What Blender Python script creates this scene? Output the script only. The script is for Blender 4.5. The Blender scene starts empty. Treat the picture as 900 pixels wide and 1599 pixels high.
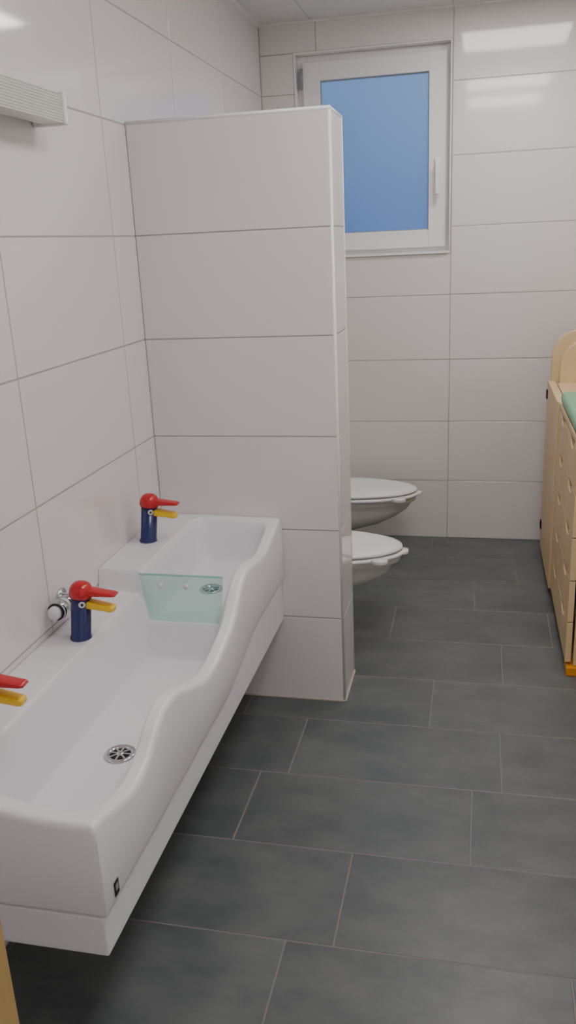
import bpy, bmesh, math
import numpy as np
from mathutils import Matrix, Vector

# ---------------------------------------------------------------- helpers
def lin(c):
    out=[]
    for v in c:
        v/=255.0
        out.append(v/12.92 if v<=0.04045 else ((v+0.055)/1.055)**2.4)
    return tuple(out)+(1.0,)

def mat(name,col,rough=0.5,metal=0.0,spec=0.5,coat=0.0,noise=None,bump=None,emit=None,rnd=0.0,ramp=(0.3,0.72)):
    m=bpy.data.materials.new(name); m.use_nodes=True
    nt=m.node_tree; b=nt.nodes["Principled BSDF"]
    c=lin(col)
    b.inputs["Base Color"].default_value=c
    b.inputs["Roughness"].default_value=rough
    b.inputs["Metallic"].default_value=metal
    b.inputs["Specular IOR Level"].default_value=spec
    b.inputs["Coat Weight"].default_value=coat
    b.inputs["Coat Roughness"].default_value=0.05
    if emit:
        b.inputs["Emission Color"].default_value=lin(emit[0]); b.inputs["Emission Strength"].default_value=emit[1]
    tc=nt.nodes.new("ShaderNodeTexCoord")
    if noise:
        col2,scale,detail,stretch=noise
        mp=nt.nodes.new("ShaderNodeMapping"); mp.inputs["Scale"].default_value=stretch
        nt.links.new(tc.outputs["Object"],mp.inputs[0])
        n=nt.nodes.new("ShaderNodeTexNoise"); n.inputs["Scale"].default_value=scale; n.inputs["Detail"].default_value=detail; n.inputs["Roughness"].default_value=0.65
        nt.links.new(mp.outputs[0],n.inputs["Vector"])
        r=nt.nodes.new("ShaderNodeValToRGB")
        r.color_ramp.elements[0].position=ramp[0]; r.color_ramp.elements[0].color=c
        r.color_ramp.elements[1].position=ramp[1]; r.color_ramp.elements[1].color=lin(col2)
        nt.links.new(n.outputs["Fac"],r.inputs[0])
        last=r.outputs[0]
        if rnd:
            at=nt.nodes.new("ShaderNodeAttribute"); at.attribute_name="rnd"
            cm=nt.nodes.new("ShaderNodeCombineXYZ")
            mu=nt.nodes.new("ShaderNodeMath"); mu.operation='MULTIPLY'; mu.inputs[1].default_value=37.0
            nt.links.new(at.outputs["Fac"],mu.inputs[0]); nt.links.new(mu.outputs[0],cm.inputs[0]); nt.links.new(mu.outputs[0],cm.inputs[2])
            nt.links.new(cm.outputs[0],mp.inputs["Location"])
            hs=nt.nodes.new("ShaderNodeHueSaturation")
            mr=nt.nodes.new("ShaderNodeMapRange"); mr.inputs[3].default_value=1-rnd; mr.inputs[4].default_value=1+rnd
            nt.links.new(at.outputs["Fac"],mr.inputs[0]); nt.links.new(mr.outputs[0],hs.inputs["Value"]); nt.links.new(last,hs.inputs["Color"])
            last=hs.outputs[0]
        nt.links.new(last,b.inputs["Base Color"])
    if bump:
        n=nt.nodes.new("ShaderNodeTexNoise"); n.inputs["Scale"].default_value=bump[0]; n.inputs["Detail"].default_value=3
        nt.links.new(tc.outputs["Object"],n.inputs["Vector"])
        bp=nt.nodes.new("ShaderNodeBump"); bp.inputs["Strength"].default_value=bump[1]; bp.inputs["Distance"].default_value=bump[2]
        nt.links.new(n.outputs["Fac"],bp.inputs["Height"]); nt.links.new(bp.outputs[0],b.inputs["Normal"])
    return m

M={}
M["tile"]=mat("white_tile",(226,221,220),0.075,spec=0.5,bump=(1.6,0.12,0.004))
M["grout"]=mat("grey_grout",(172,166,164),0.8)
M["floor"]=mat("dark_floor_tile",(76,82,84),0.36,spec=0.5,noise=((112,116,115),4.5,12.0,(1.0,1.7,1.0)),rnd=0.06,bump=(60,0.15,0.002),ramp=(0.28,0.80))
M["fgrout"]=mat("floor_grout",(130,126,119),0.85)
M["ceil"]=mat("ceiling_white",(228,226,222),0.8,noise=((216,214,210),90.0,2.0,(1,1,1)))
M["pvc"]=mat("white_pvc",(236,234,233),0.3)
M["ceramic"]=mat("ceramic_white",(226,223,218),0.08,spec=0.6,coat=0.4)
M["sink"]=mat("mineral_sink_white",(232,228,233),0.28,spec=0.5)
M["chrome"]=mat("chrome",(200,200,205),0.12,metal=1.0)
M["dark"]=mat("dark_void",(22,22,24),0.6)
M["red"]=mat("red_plastic",(192,16,28),0.25,coat=0.3)
M["yellow"]=mat("yellow_plastic",(238,194,20),0.3,coat=0.2)
M["blue"]=mat("navy_enamel",(18,34,98),0.25,coat=0.3)
M["white"]=mat("white_plastic",(230,229,229),0.35)
M["grey"]=mat("grey_plastic",(150,152,156),0.4)
M["wood"]=mat("birch_wood",(226,202,158),0.45,noise=((214,184,136),6.0,5.0,(1,1,0.12)))
M["woodedge"]=mat("birch_edge",(196,164,116),0.5,noise=((180,146,98),30.0,3.0,(1,1,4)))
M["jamb"]=mat("jamb_wood",(188,160,104),0.5,noise=((172,142,88),20.0,3.0,(1,1,0.2)))
M["green"]=mat("mint_vinyl",(128,182,146),0.4)
M["orange"]=mat("orange_foot",(225,145,25),0.4)
M["lampshade"]=mat("lamp_diffuser",(222,222,216),0.3)
M["silicone"]=mat("beige_silicone",(186,176,158),0.6)
M["handle"]=mat("window_handle",(238,238,236),0.3)

def panel_mat(strength):
    m=bpy.data.materials.new("led_panel"); m.use_nodes=True
    nt=m.node_tree; nt.nodes.clear()
    e=nt.nodes.new("ShaderNodeEmission"); e.inputs[0].default_value=(1.0,0.96,0.935,1); e.inputs[1].default_value=strength
    o=nt.nodes.new("ShaderNodeOutputMaterial"); nt.links.new(e.outputs[0],o.inputs[0]); return m
M["led"]=panel_mat(16.0)

def winglass_glow():
    m=bpy.data.materials.new("frosted_glass_dusk_glow"); m.use_nodes=True
    nt=m.node_tree; b=nt.nodes["Principled BSDF"]
    tc=nt.nodes.new("ShaderNodeTexCoord"); n=nt.nodes.new("ShaderNodeTexNoise"); n.inputs["Scale"].default_value=1.6; n.inputs["Detail"].default_value=1
    nt.links.new(tc.outputs["Object"],n.inputs["Vector"])
    sp=nt.nodes.new("ShaderNodeSeparateXYZ"); nt.links.new(tc.outputs["Object"],sp.inputs[0])
    mr=nt.nodes.new("ShaderNodeMapRange"); mr.inputs[1].default_value=1.45; mr.inputs[2].default_value=2.15
    nt.links.new(sp.outputs[2],mr.inputs[0])
    ad=nt.nodes.new("ShaderNodeMath"); ad.operation='MULTIPLY_ADD'; ad.inputs[1].default_value=0.5; nt.links.new(n.outputs["Fac"],ad.inputs[0]); 
    m2=nt.nodes.new("ShaderNodeMath"); m2.operation='MULTIPLY'; m2.inputs[1].default_value=0.6; nt.links.new(mr.outputs[0],m2.inputs[0]); nt.links.new(m2.outputs[0],ad.inputs[2])
    r=nt.nodes.new("ShaderNodeValToRGB"); r.color_ramp.elements[0].color=lin((84,114,170)); r.color_ramp.elements[1].color=lin((120,154,202)); r.color_ramp.elements[0].position=0.2; r.color_ramp.elements[1].position=0.95
    nt.links.new(ad.outputs[0],r.inputs[0])
    b.inputs["Base Color"].default_value=lin((60,85,130)); b.inputs["Roughness"].default_value=0.35
    nt.links.new(r.outputs[0],b.inputs["Emission Color"]); b.inputs["Emission Strength"].default_value=0.85  # dusk light from outside is painted into the pane as emission, lighter upwards
    return m
M["winglass_glow"]=winglass_glow()

def teal():
    m=bpy.data.materials.new("teal_safety_glass"); m.use_nodes=True
    nt=m.node_tree; nt.nodes.clear()
    t=nt.nodes.new("ShaderNodeBsdfTransparent"); t.inputs[0].default_value=lin((236,250,246))
    g=nt.nodes.new("ShaderNodeBsdfGlossy"); g.inputs["Roughness"].default_value=0.05
    d=nt.nodes.new("ShaderNodeBsdfDiffuse"); d.inputs[0].default_value=lin((160,232,214))
    x=nt.nodes.new("ShaderNodeMixShader"); x.inputs[0].default_value=0.10
    y=nt.nodes.new("ShaderNodeMixShader"); y.inputs[0].default_value=0.03
    o=nt.nodes.new("ShaderNodeOutputMaterial")
    nt.links.new(t.outputs[0],x.inputs[1]); nt.links.new(d.outputs[0],x.inputs[2])
    nt.links.new(x.outputs[0],y.inputs[1]); nt.links.new(g.outputs[0],y.inputs[2]); nt.links.new(y.outputs[0],o.inputs[0]); return m
M["teal"]=teal()
M["tealedge"]=mat("glass_edge",(120,190,175),0.2)

def smoothstep(x): x=np.clip(x,0,1); return x*x*(3-2*x)

class MB:
    """mesh builder: collects parts with materials, makes one object"""
    def __init__(s): s.v=[]; s.f=[]; s.mi=[]; s.mats=[]; s.sm=[]; s.rnd=[]
    def m(s,k):
        if k not in s.mats: s.mats.append(k)
        return s.mats.index(k)
    def add(s,verts,faces,k,smooth=False,rnd=0.0):
        o=len(s.v); s.v+= [tuple(float(a) for a in v) for v in verts]
        for f in faces:
            s.f.append([i+o for i in f]); s.mi.append(s.m(k)); s.sm.append(smooth); s.rnd.append(rnd)
    def box(s,a,b,k):
        x0,y0,z0=a; x1,y1,z1=b
        V=[(x0,y0,z0),(x1,y0,z0),(x1,y1,z0),(x0,y1,z0),(x0,y0,z1),(x1,y0,z1),(x1,y1,z1),(x0,y1,z1)]
        s.add(V,[(0,3,2,1),(4,5,6,7),(0,1,5,4),(1,2,6,5),(2,3,7,6),(3,0,4,7)],k)
    def prism(s,poly,ax,lo,hi,k,smooth=False):
        n=len(poly); V=[]
        for h in (lo,hi):
            for (a,b) in poly:
                p=[a,b]; p.insert(ax,h); V.append(p)
        F=[list(range(n))[::-1],list(range(n,2*n))]+[(i,(i+1)%n,n+(i+1)%n,n+i) for i in range(n)]
        s.add(V,F,k,smooth)
    def loft(s,rings,k,cap0=True,cap1=True,smooth=True):
        n=len(rings[0]); V=[p for r in rings for p in r]; F=[]
        for j in range(len(rings)-1):
            for i in range(n):
                F.append((j*n+i,j*n+(i+1)%n,(j+1)*n+(i+1)%n,(j+1)*n+i))
        if cap0: F.append(tuple(range(n))[::-1])
        if cap1: F.append(tuple(range((len(rings)-1)*n,len(rings)*n)))
        s.add(V,F,k,smooth)
    def lathe(s,prof,c,axis,k,seg=32,cap0=True,cap1=True,smooth=True):
        rings=[]
        for r,h in prof:
            ring=[]
            for i in range(seg):
                a=2*math.pi*i/seg; u,w=r*math.cos(a),r*math.sin(a)
                if axis==2: p=(c[0]+u,c[1]+w,c[2]+h)
                elif axis==0: p=(c[0]+h,c[1]+u,c[2]+w)
                else: p=(c[0]+w,c[1]+h,c[2]+u)
                ring.append(p)
            rings.append(ring)
        s.loft(rings,k,cap0,cap1,smooth)
    def obj(s,name,parent=None,bevel=None,bseg=2):
        me=bpy.data.meshes.new(name); me.from_pydata(s.v,[],s.f)
        for k in s.mats: me.materials.append(M[k])
        me.polygons.foreach_set("material_index",s.mi)
        me.polygons.foreach_set("use_smooth",s.sm)
        at=me.attributes.new("rnd","FLOAT","FACE"); at.data.foreach_set("value",s.rnd)
        bm=bmesh.new(); bm.from_mesh(me); bmesh.ops.recalc_face_normals(bm,faces=bm.faces); bm.to_mesh(me); bm.free()
        me.update()
        ob=bpy.data.objects.new(name,me); bpy.context.scene.collection.objects.link(ob)
        if bevel:
            md=ob.modifiers.new("b","BEVEL"); md.width=bevel; md.segments=bseg; md.limit_method='ANGLE'; md.angle_limit=math.radians(40)
        if parent: ob.parent=parent
        return ob

def empty(name,loc=(0,0,0),rot=(0,0,0)):
    e=bpy.data.objects.new(name,None); e.empty_display_size=0.05; bpy.context.scene.collection.objects.link(e); e.location=loc; e.rotation_euler=rot; return e

rng=np.random.RandomState(3)
def tiles(mb,us,O,U,V,N,k,hole=None,g=0.002,th=0.001):
    O,U,V,N=[np.array(a,float) for a in (O,U,V,N)]
    rects=[]
    for r in us:
        if hole:
            u0,u1,v0,v1=r; a,b,c,d=hole
            if u1<=a or u0>=b or v1<=c or v0>=d: rects.append(r); continue
            if v1>d: rects.append((u0,u1,d,v1))
            if v0<c: rects.append((u0,u1,v0,c))
            vv0,vv1=max(v0,c),min(v1,d)
            if u0<a: rects.append((u0,a,vv0,vv1))
            if u1>b: rects.append((b,u1,vv0,vv1))
        else: rects.append(r)
    for u0,u1,v0,v1 in rects:
        if u1-u0<0.008 or v1-v0<0.008: continue
        a0,a1,b0,b1=u0+g,u1-g,v0+g,v1-g; c=0.001
        P=[(a0,b0),(a1,b0),(a1,b1),(a0,b1)]; Q=[(a0+c,b0+c),(a1-c,b0+c),(a1-c,b1-c),(a0+c,b1-c)]
        vs=[O+U*p[0]+V*p[1]-N*th for p in P]+[O+U*p[0]+V*p[1]-N*c*0.5 for p in P]+[O+U*p[0]+V*p[1] for p in Q]
        F=[(8,9,10,11)]+[(i,(i+1)%4,4+(i+1)%4,4+i) for i in range(4)]+[(4+i,4+(i+1)%4,8+(i+1)%4,8+i) for i in range(4)]
        mb.add(vs,F,k,False,float(rng.rand()))

def grid(seams,lo,hi,vseams,vlo,vhi):
    us=[lo]+[s for s in seams if lo+1e-4<s<hi-1e-4]+[hi]; vs=[vlo]+[s for s in vseams if vlo+1e-4<s<vhi-1e-4]+[vhi]
    return [(us[i],us[i+1],vs[j],vs[j+1]) for i in range(len(us)-1) for j in range(len(vs)-1)]

# ---------------------------------------------------------------- room
YB=1.664; HC=2.387; XR=1.95; YF=-1.80; T=0.001
zs=[0.3*i for i in range(1,9)]
mb=MB(); mb.box((-0.12,-1.95,0),(-T,YB+0.12,HC+0.02),"grout")
tiles(mb,grid([-0.158+0.6*k for k in range(-4,5)],YF,YB,zs,0,HC),(0,0,0),(0,1,0),(0,0,1),(1,0,0),"tile"); mb.obj("wall_left")
WX0,WX1,WZ0,WZ1=0.155,0.853,1.385,2.265
mb=MB()
mb.box((-0.0009,YB+T,0),(WX0,YB+0.15,HC),"grout"); mb.box((WX1,YB+T,0),(XR,YB+0.15,HC),"grout")
mb.box((WX0,YB+T,0),(WX1,YB+0.15,WZ0),"grout"); mb.box((WX0,YB+T,WZ1),(WX1,YB+0.15,HC),"grout")
tiles(mb,grid([0.258,0.858,1.458],0,XR,zs,0,HC),(0,YB,0),(1,0,0),(0,0,1),(0,-1,0),"tile",hole=(WX0,WX1,WZ0,WZ1)); mb.obj("wall_back")
mb=MB(); mb.box((XR+T,-1.95,0),(XR+0.12,YB+0.12,HC+0.02),"grout")
tiles(mb,grid([-0.158+0.6*k for k in range(-4,5)],YF,YB,zs,0,HC),(XR,0,0),(0,1,0),(0,0,1),(-1,0,0),"tile"); mb.obj("wall_right")
mb=MB(); mb.box((0,-1.95,0),(0.47,YF-T,HC),"grout"); mb.box((1.47,-1.95,0),(XR,YF-T,HC),"grout"); mb.box((0.47,-1.95,2.12),(1.47,YF-T,HC),"grout")
tiles(mb,grid([0.6,1.2],0,XR,zs,0,HC),(0,YF,0),(1,0,0),(0,0,1),(0,1,0),"tile",hole=(0.47,1.47,-0.1,2.12)); mb.obj("wall_front")
mb=MB(); mb.box((0.445,-1.965,0.001),(0.492,-1.79,2.12),"jamb"); mb.box((1.45,-1.965,0.001),(1.495,-1.79,2.12),"jamb"); mb.box((0.445,-1.965,2.10),(1.495,-1.79,2.145),"jamb"); mb.obj("door_frame",bevel=0.003)
mb=MB(); mb.box((-0.12,-3.2,-0.1),(XR+0.12,YB+0.15,-T),"fgrout")
tab={0:0.404,1:0.4845,2:0.87,3:1.10,4:0.685,5:1.00,6:1.18,7:0.79,-1:0.7156,-2:0.61,-3:0.52,-4:0.83,-5:0.7,-6:0.45,-7:0.9,-8:0.6,-9:0.7}
R_=[]
for i in range(-9,8):
    y1=-0.418+0.3*i; y0=y1-0.3; s=tab.get(i,0.5)
    y1=min(y1,YB)
    if y1-y0<0.01: continue
    R_+=grid([s+0.6*k for k in range(-4,5)],0,XR,[],max(y0,-3.2),y1)
tiles(mb,R_,(0,0,0),(1,0,0),(0,1,0),(0,0,1),"floor",g=0.0022); mb.obj("floor")
mb=MB(); mb.box((-0.12,-1.95,HC+0.0008),(XR+0.12,YB+0.15,HC+0.1),"grey")
lights=[(0.87,1.40,0.72,1.20),(0.87,1.40,-0.53,-0.14),(0.87,1.40,-1.38,-0.93)]
tiles(mb,grid([0.24,0.855,1.415],0,XR,[-1.40,-0.91,-0.55,-0.12,0.70,1.22],-1.95,YB),(0,0,HC),(1,0,0),(0,1,0),(0,0,-1),"ceil",g=0.0015)
mb.obj("ceiling")
mb=MB(); mb.box((0.0,YB-0.02,HC-0.006),(XR,YB,HC-0.0005),"pvc"); mb.box((0.0,YF,HC-0.006),(0.02,YB-0.02,HC-0.0005),"pvc"); mb.obj("trim_1")
for i,(a,b,c,d) in enumerate(lights):
    mb=MB(); mb.box((a+0.012,c+0.012,HC-0.013),(b-0.012,d-0.012,HC-0.002),"led")
    for q in [((a,c),(b,c+0.012)),((a,d-0.012),(b,d)),((a,c+0.012),(a+0.012,d-0.012)),((b-0.012,c+0.012),(b,d-0.012))]:
        mb.box((q[0][0],q[0][1],HC-0.012),(q[1][0],q[1][1],HC-0.001),"white")
    mb.obj("ceiling_light")

# partition wall
PW,PT,PH=0.589,0.214,1.806
mb=MB(); mb.box((0.001,T,0.001),(PW-T,PT-T,PH-T),"grout")
pz=[0.3*i for i in range(1,6)]
tiles(mb,grid([],0.0,PW,pz,0,PH),(0,0,0),(1,0,0),(0,0,1),(0,-1,0),"tile")
tiles(mb,grid([],0.0,PW,pz,0,PH),(0,PT,0),(1,0,0),(0,0,1),(0,1,0),"tile")
tiles(mb,grid([],0.0,PT,pz,0,PH),(PW,0,0),(0,1,0),(0,0,1),(1,0,0),"tile")
tiles(mb,grid([],0.0,PW,[],0,PT),(0,0,PH),(1,0,0),(0,1,0),(0,0,1),"tile")
for (x,y) in [(PW,0),(PW,PT)]:
    mb.lathe([(0.005,0.0),(0.005,PH)],(x-0.004,y+(0.004 if y==0 else -0.004),0.001),2,"pvc",16)
mb.lathe([(0.006,0.0),(0.006,PW)],(0.0,0.004,PH-0.003),0,"pvc",16)
mb.lathe([(0.006,0.0),(0.006,PT)],(PW-0.004,0.0,PH-0.003),1,"pvc",16)
mb.box((0.0,-0.003,0.0),(PW+0.003,0.002,0.004),"silicone"); mb.box((PW-0.001,-0.003,0.0),(PW+0.004,PT,0.006),"silicone")
mb.obj("wall_partition")

# window
win=empty("window_1")
mb=MB(); r=0.006
mb.box((WX0,YB-0.003,WZ0),(WX0+r,YB+0.13,WZ1),"pvc"); mb.box((WX1-r,YB-0.003,WZ0),(WX1,YB+0.13,WZ1),"pvc")
mb.box((WX0+r,YB-0.003,WZ1-r),(WX1-r,YB+0.13,WZ1),"pvc"); mb.box((WX0+r,YB-0.012,WZ0),(WX1-r,YB+0.13,WZ0+0.012),"pvc")
mb.obj("reveal",win,bevel=0.0015)
def frame(mb,x0,x1,z0,z1,w,ya,yb,k):
    mb.box((x0,ya,z0),(x0+w,yb,z1),k); mb.box((x1-w,ya,z0),(x1,yb,z1),k); mb.box((x0+w,ya,z0),(x1-w,yb,z0+w),k); mb.box((x0+w,ya,z1-w),(x1-w,yb,z1),k)
mb=MB(); frame(mb,WX0+r,WX1-r,WZ0+0.012,WZ1-r,0.042,YB+0.055,YB+0.12,"pvc"); mb.obj("outer_frame",win,bevel=0.003)
sx0,sx1,sz0,sz1=WX0+0.032,WX1-0.022,WZ0+0.03,WZ1-0.035
mb=MB(); frame(mb,sx0,sx1,sz0,sz1,0.078,YB+0.035,YB+0.10,"pvc"); frame(mb,sx0+0.076,sx1-0.076,sz0+0.076,sz1-0.076,0.006,YB+0.048,YB+0.08,"grey"); mb.obj("sash",win,bevel=0.006,bseg=3)
mb=MB(); mb.box((sx0+0.07,YB+0.062,sz0+0.07),(sx1-0.07,YB+0.072,sz1-0.07),"winglass_glow"); mb.obj("pane",win)
mb=MB(); hx=sx1-0.036
mb.box((hx-0.014,YB+0.022,1.73),(hx+0.014,YB+0.036,1.80),"handle"); mb.lathe([(0.010,0),(0.010,0.03)],(hx,YB+0.0,1.765),1,"handle",16); mb.box((hx-0.010,YB-0.012,1.64),(hx+0.010,YB+0.004,1.778),"handle")
mb.obj("handle",win,bevel=0.004,bseg=3)
mb=MB(); 
for zz in (2.12,1.45): mb.lathe([(0.007,0),(0.007,0.085)],(sx0-0.004,YB+0.03,zz),2,"grey",12)
mb.obj("hinges",win)

# ---------------------------------------------------------------- washbasin
wb=empty("washing_trough")
Fy=[-1.41,-1.37,-1.31,-1.22,-1.15,-1.10,-1.04,-0.97,-0.90,-0.82,-0.75,-0.69,-0.64,-0.58,-0.54,-0.50,-0.46,-0.41,-0.33,-0.26,-0.20,-0.13,-0.06,0.0]
Fz=[0.570,0.564,0.543,0.520,0.538,0.574,0.592,0.580,0.546,0.518,0.507,0.513,0.524,0.538,0.560,0.592,0.618,0.628,0.618,0.602,0.600,0.616,0.636,0.641]
yy=np.linspace(-1.41,0,942)
fz=np.interp(yy,Fy,Fz); ker=np.hanning(55); ker/=ker.sum(); fz=np.convolve(np.pad(fz,27,mode='edge'),ker,'valid')
XF=0.40; Y0=-1.400; Y1=-0.003
nx,ny=130,460
xs=np.linspace(0.001,XF,nx); ys=np.linspace(Y0,Y1,ny)
X,Y=np.meshgrid(xs,ys,indexing='ij')
D=0.585+(0.645-0.585)*smoothstep((Y+0.505)/0.022)
F=np.interp(Y,yy,fz)
b=smoothstep((X-0.14)/0.20)
rim=D*(1-b)+F*b
floor_=0.418+(0.508-0.418)*smoothstep((Y+0.555)/0.045)
xl=0.112+0.012*smoothstep((Y+0.53)/0.06); xh=0.366
def smin(a,b,k):
    h=np.clip(0.5+0.5*(b-a)/k,0,1); return b*(1-h)+a*h-k*h*(1-h)
dx=np.minimum(X-xl,xh-X); dy=np.minimum(Y+1.358,-0.036-Y); dd=smin(dx,dy,0.05)
S=smoothstep((dd+0.004)/0.040)
Z=rim*(1-S)+floor_*S
r0=0.014
for e in (XF-X,Y-Y0):
    q=np.clip(r0-e,0,r0); Z=Z-(r0-np.sqrt(np.maximum(r0*r0-q*q,0)))
def Bz(y): return 0.378+0.055*smoothstep((np.asarray(y)+0.68)/0.36)
V=[];Fc=[]
for i in range(nx):
    for j in range(ny): V.append((X[i,j],Y[i,j],Z[i,j]))
idx=lambda i,j:i*ny+j
for i in range(nx-1):
    for j in range(ny-1): Fc.append((idx(i,j),idx(i+1,j),idx(i+1,j+1),idx(i,j+1)))
per=[(i,0) for i in range(nx)]+[(nx-1,j) for j in range(1,ny)]+[(i,ny-1) for i in range(nx-2,-1,-1)]+[(0,j) for j in range(ny-2,0,-1)]
n0=len(V); P=len(per)
levels=[(0.0,0.010),(0.002,0.004),(0.006,0.0)]
for ins,up in levels:
    for (i,j) in per:
        x,y=X[i,j],Y[i,j]
        V.append((min(x,XF-ins),max(y,Y0+ins),float(Bz(y))+up))
for k in range(P):
    k2=(k+1)%P
    Fc.append((idx(*per[k]),n0+k,n0+k2,idx(*per[k2])))
    for l in range(len(levels)-1):
        Fc.append((n0+l*P+k,n0+(l+1)*P+k,n0+(l+1)*P+k2,n0+l*P+k2))
base=n0+(len(levels)-1)*P
pm={per[k]:base+k for k in range(P)}
for j in range(ny-1):
    Fc.append((pm[(0,j)],pm[(0,j+1)],pm[(nx-1,j+1)],pm[(nx-1,j)]))
mb=MB(); mb.add(V,Fc,"sink",True); mb.obj("basin",wb)
mb=MB()
n=80; ya=np.linspace(Y0+0.005,Y1,n); poly=[(y,0.292) for y in ya]+[(y,float(Bz(y))-0.003) for y in ya[::-1]]
mb.prism(poly,0,0.002,XF-0.008,"sink"); mb.obj("apron",wb,bevel=0.004)
mb=MB(); pg=[(0.131,0.645),(0.362,0.645),(0.347,0.515),(0.150,0.515)]
mb.prism(pg,1,-0.522,-0.514,"teal"); mb.prism([(0.131,0.645),(0.362,0.645),(0.362,0.6468),(0.131,0.6468)],1,-0.522,-0.514,"tealedge"); mb.obj("glass_dam",wb)
mb=MB()
for xx in (0.19,0.262): mb.lathe([(0.0075,0),(0.0075,0.004)],(xx,-0.5265,0.618),1,"white",20)
mb.obj("dam_plugs",wb)
def drain(c,name):
    mb=MB(); x,y,z=c
    mb.lathe([(0.034,0.0),(0.0345,0.003),(0.031,0.0055),(0.024,0.004),(0.022,0.001)],(x,y,z),2,"chrome",36,False,False)
    mb.lathe([(0.0225,0.0012),(0.0001,0.0012)],(x,y,z),2,"dark",24,False,False)
    mb.lathe([(0.009,0.001),(0.009,0.004),(0.006,0.006),(0.0002,0.0065)],(x,y,z),2,"chrome",20,False,True)
    for k in range(8):
        a=math.pi*k/4; c_,s_=math.cos(a),math.sin(a); w=0.0022
        P4=[(0.008,-w),(0.024,-w),(0.024,w),(0.008,w)]
        vs=[(x+u*c_-v*s_,y+u*s_+v*c_,z+h) for h in (0.001,0.004) for u,v in P4]
        mb.add(vs,[(0,3,2,1),(4,5,6,7),(0,1,5,4),(1,2,6,5),(2,3,7,6),(3,0,4,7)],"chrome")
    mb.obj(name,wb)
drain((0.254,-0.99,0.4182),"drain_1"); drain((0.248,-0.285,0.5082),"drain_2")
mb=MB(); mb.box((XF-0.001,-1.362,0.392),(XF+0.0015,-1.345,0.420),"dark"); mb.box((XF+0.001,-1.358,0.402),(XF+0.0022,-1.349,0.414),"grey"); mb.obj("maker_plate",wb)

# ---------------------------------------------------------------- taps
def tap(px_,py_,pz_):
    e=empty("bird_tap",(px_,py_,pz_-0.001),(0,math.radians(7),0)); x=y=z=0.0
    mb=MB()
    mb.lathe([(0.026,-0.002),(0.026,0.004),(0.0235,0.006),(0.0235,0.112)],(x,y,z),2,"blue",36); mb.obj("body",e)
    mb=MB()
    prof=[(0.0235,0.110),(0.0275,0.111),(0.0285,0.116),(0.0282,0.124),(0.0255,0.133),(0.020,0.141),(0.012,0.1455),(0.0005,0.147)]
    mb.lathe(prof,(x,y,z),2,"red",36)
    def beak(x0,x1,w0,w1,z0,z1,t0,t1,k,pe):
        rings=[]
        for i in range(11):
            t=i/10; xx=x0+(x1-x0)*t; w=w0+(w1-w0)*t; zz=z0+(z1-z0)*t; th=t0+(t1-t0)*t
            if i==10: w*=0.85; th*=0.75
            rings.append([(xx,y+w*math.copysign(abs(math.cos(a))**pe,math.cos(a)),zz+th*math.copysign(abs(math.sin(a))**pe,math.sin(a))) for a in [2*math.pi*q/24 for q in range(24)]])
        mb.loft(rings,k)
    beak(x+0.010,x+0.088,0.016,0.014,z+0.124,z+0.129,0.010,0.0035,"red",0.45)
    mb.obj("lever",e)
    mb=MB(); beak(x+0.014,x+0.084,0.014,0.013,z+0.094,z+0.092,0.010,0.0075,"yellow",0.4); mb.obj("spout",e)
    mb=MB()
    for sgn in (-1,1):
        a=sgn*math.radians(60); cx,cy=x+0.0236*math.cos(a),y+0.0236*math.sin(a)
        for rr,hh,k in ((0.0078,0.0015,"white"),(0.0036,0.0025,"dark")):
            nrm=Vector((math.cos(a),math.sin(a),0)); t=Vector((-math.sin(a),math.cos(a),0)); up=Vector((0,0,1)); C=Vector((cx,cy,z+0.098))
            rings=[[tuple(C+nrm*h+(t*math.cos(q)+up*math.sin(q))*rr) for q in [2*math.pi*i/16 for i in range(16)]] for h in (-0.002,hh)]
            mb.loft(rings,k,smooth=False)
    mb.obj("eyes",e)
tap(0.058,-0.262,0.645); tap(0.082,-0.778,0.585); tap(0.083,-1.200,0.585)

e=empty("mixing_valve"); mb=MB(); c=(0.030,-0.69,0.652)
mb.lathe([(0.017,0.012),(0.0185,0.008),(0.0185,-0.035)],c,1,"white",28)
mb.lathe([(0.022,-0.035),(0.0225,-0.05),(0.022,-0.055)],c,1,"chrome",28)
mb.lathe([(0.0195,-0.055),(0.0195,-0.072)],c,1,"white",28)
mb.lathe([(0.024,-0.072),(0.0245,-0.078),(0.0245,-0.090),(0.023,-0.094)],c,1,"chrome",28)
mb.lathe([(0.021,-0.094),(0.021,-0.098)],c,1,"dark",28)
mb.lathe([(0.0165,-0.098),(0.0165,-0.108),(0.013,-0.112)],c,1,"white",28)
mb.lathe([(-0.0001+0.024,-0.0295),(0.024,-0.026),(0.013,-0.025),(0.013,0.0)],(0.030,-0.702,0.652),0,"chrome",24)
mb.obj("body",e)

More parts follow.
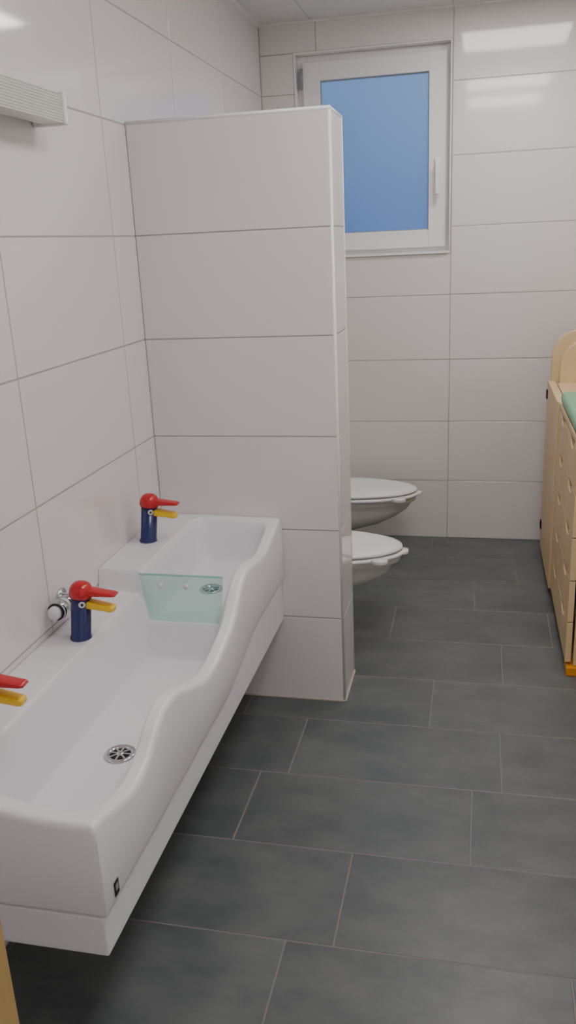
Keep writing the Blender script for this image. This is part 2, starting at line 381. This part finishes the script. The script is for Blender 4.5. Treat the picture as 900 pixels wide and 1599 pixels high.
# ---------------------------------------------------------------- toilets
def toilet(yc):
    e=empty("childrens_toilet")
    def ring(z,xb,xf,w,pw=2.6,n=28):
        pts=[]
        us=[math.sin(math.pi/2*i/n) for i in range(n+1)]
        R=[(xb+(xf-xb)*u, w*(1-u**pw)**0.5*(0.80+0.20*math.sin(min(1,u*1.6)*math.pi/2))) for u in us]
        for x,h in R: pts.append((x,yc+h,z))
        for x,h in R[::-1][1:]: pts.append((x,yc-h,z))
        return pts
    mb=MB()
    mb.loft([ring(0.322-(0.322-z)*0.86,0.002,xf,w) for z,xf,w in [(0.118,0.30,0.085),(0.122,0.38,0.10),(0.135,0.47,0.115),(0.165,0.56,0.132),(0.205,0.63,0.148),(0.25,0.685,0.162),(0.288,0.708,0.168),(0.296,0.722,0.177),(0.315,0.726,0.179),(0.322,0.72,0.174)]],"ceramic")
    mb.obj("bowl",e)
    mb=MB(); mb.loft([ring(0.3225,0.24,0.715,0.168,2.4,36),ring(0.326,0.235,0.736,0.184,2.4,36),ring(0.334,0.233,0.739,0.186,2.4,36),ring(0.3395,0.24,0.732,0.180,2.4,36)],"white"); 
    for sy in (-1,1):
        mb.loft([[ (0.655+0.032*math.cos(a),yc+sy*0.116+0.024*math.sin(a),z) for a in [2*math.pi*q/20 for q in range(20)]] for z in (0.325,0.329,0.336,0.339)],"white")
    mb.loft([[ (0.733+0.020*math.cos(a),yc+0.026*math.sin(a),z) for a in [2*math.pi*q/20 for q in range(20)]] for z in (0.327,0.330,0.336,0.339)],"white")
    mb.obj("seat",e)
    mb=MB(); mb.loft([ring(0.3425,0.235,0.720,0.170,2.4,36),ring(0.347,0.232,0.731,0.180,2.4,36),ring(0.356,0.235,0.729,0.178,2.4,36),ring(0.362,0.26,0.70,0.158,2.4,36),ring(0.365,0.30,0.64,0.12,2.4,36)],"white")
    mb.lathe([(0.010,-0.20),(0.010,0.20)],(0.225,yc,0.343),1,"white",16)
    mb.obj("lid",e)
    mb=MB(); mb.box((0.0005,yc-0.11,0.82),(0.012,yc+0.11,0.97),"white")
    mb.box((0.011,yc-0.095,0.84),(0.016,yc-0.005,0.95),"grey"); mb.box((0.011,yc+0.005,0.84),(0.016,yc+0.095,0.95),"grey"); mb.obj("flush_plate",e,bevel=0.002)
toilet(0.555); toilet(1.33)

# ---------------------------------------------------------------- changing table
ct=empty("changing_table")
def archpoly(x0,x1,z0,z1,r):
    pts=[(x0,z0),(x1,z0)]
    for i in range(13):
        a=math.pi/2*i/12; pts.append((x1-r+r*math.cos(a),z1-r+r*math.sin(a)))
    for i in range(13):
        a=math.pi/2+math.pi/2*i/12; pts.append((x0+r+r*math.cos(a),z1-r+r*math.sin(a)))
    return pts
YN,YM,YE=0.285,0.95,1.50
mb=MB(); mb.prism(archpoly(1.312,1.94,0.04,1.045,0.11),1,1.47,YE,"wood"); mb.obj("headboard_outer",ct,bevel=0.004)
mb=MB(); mb.prism(archpoly(1.345,1.94,0.04,1.005,0.11),1,1.425,1.469,"wood"); 
mb.obj("headboard_inner",ct,bevel=0.004)
mb=MB()
mb.box((1.335,YN,0.035),(1.94,YN+0.02,0.80),"wood"); mb.box((1.335,YM-0.01,0.035),(1.94,YM+0.01,0.80),"wood")
mb.box((1.335,YN+0.02,0.035),(1.94,1.424,0.06),"wood"); mb.box((1.92,YN+0.02,0.06),(1.94,1.424,0.80),"wood"); mb.box((1.308,YN,0.801),(1.94,YM+0.01,0.822),"wood"); mb.box((1.335,YM+0.012,0.801),(1.94,1.424,0.822),"wood")
mb.box((1.34,0.61,0.06),(1.90,0.63,0.80),"woodedge"); mb.box((1.345,YN+0.02,0.06),(1.355,YM-0.01,0.80),"woodedge")
mb.obj("carcass",ct,bevel=0.002)
mb=MB(); mb.box((1.300,YM+0.012,0.035),(1.332,YE-0.002,0.822),"wood"); mb.obj("side_board",ct,bevel=0.003)
mb=MB(); mb.box((1.294,1.452,0.745),(1.3005,1.482,0.785),"dark"); mb.box((1.294,1.452,0.13),(1.3005,1.482,0.17),"dark"); mb.obj("hinge",ct,bevel=0.002)
mb=MB()
for (a,b) in ((YN+0.004,0.617),(0.623,YM+0.006)):
    for k in range(5):
        z0=0.045+k*0.151; z1=z0+0.147; yc=(a+b)/2
        poly=[(a,z0),(b,z0),(b,z1)]
        for i in range(0,13):
            t=math.pi*i/12; poly.append((yc+0.060*math.cos(t),z1-0.034*math.sin(t)))
        poly.append((a,z1))
        mb.prism(poly,0,1.308,1.328,"wood")
mb.obj("drawer_fronts",ct,bevel=0.002)
mb=MB(); mb.box((1.309,YN+0.005,0.8225),(1.92,YM-0.01,0.870),"green"); mb.obj("changing_mat",ct,bevel=0.018,bseg=4)
mb=MB()
for x in (1.312,1.86):
    for y in (YN-0.015,1.36): mb.box((x,y,0.0005),(x+0.07,y+0.08,0.034),"orange")
mb.obj("feet",ct,bevel=0.004)

# ---------------------------------------------------------------- wall lamp
wl=empty("wall_lamp"); mb=MB()
mb.box((0.0005,-1.20,1.745),(0.030,-0.535,1.80),"white"); mb.obj("back_plate",wl,bevel=0.002)
mb=MB(); n=10; outl=[(0.028,1.738)]
for i in range(n*6+1):
    t=i/(n*6); outl.append((0.078+0.002*math.cos(t*n*2*math.pi),1.738+0.058*t))
outl.append((0.028,1.796))
mb.prism(outl,1,-1.19,-0.548,"lampshade"); mb.obj("diffuser",wl)
mb=MB(); 
for ya,yb in ((-0.548,-0.532),(-1.205,-1.19)): mb.box((0.0005,ya,1.734),(0.084,yb,1.802),"white")
mb.obj("end_caps",wl,bevel=0.004)

# ---------------------------------------------------------------- world, camera
w=bpy.data.worlds.new("World"); bpy.context.scene.world=w; w.use_nodes=True
w.node_tree.nodes["Background"].inputs[0].default_value=(0.98,0.95,0.98,1); w.node_tree.nodes["Background"].inputs[1].default_value=0.7

p=[0.9950,-2.4536,1.4596,-0.2293,-0.3078,-0.0467,1317.4476]
yaw,pitch,roll=p[3:6]
fwd=Vector((math.sin(yaw)*math.cos(pitch),math.cos(yaw)*math.cos(pitch),math.sin(pitch)))
right=Vector((math.cos(yaw),-math.sin(yaw),0)); up=right.cross(fwd)
r2=math.cos(roll)*right+math.sin(roll)*up; u2=-math.sin(roll)*right+math.cos(roll)*up
cam=bpy.data.cameras.new("camera"); co=bpy.data.objects.new("camera",cam); bpy.context.scene.collection.objects.link(co)
mw=Matrix.Identity(4)
for i in range(3): mw[i][0]=r2[i]; mw[i][1]=u2[i]; mw[i][2]=-fwd[i]; mw[i][3]=p[i]
co.matrix_world=mw
cam.sensor_fit='VERTICAL'; cam.sensor_height=24.0; cam.lens=24.0*p[6]/1599.0; cam.clip_start=0.02
bpy.context.scene.camera=co
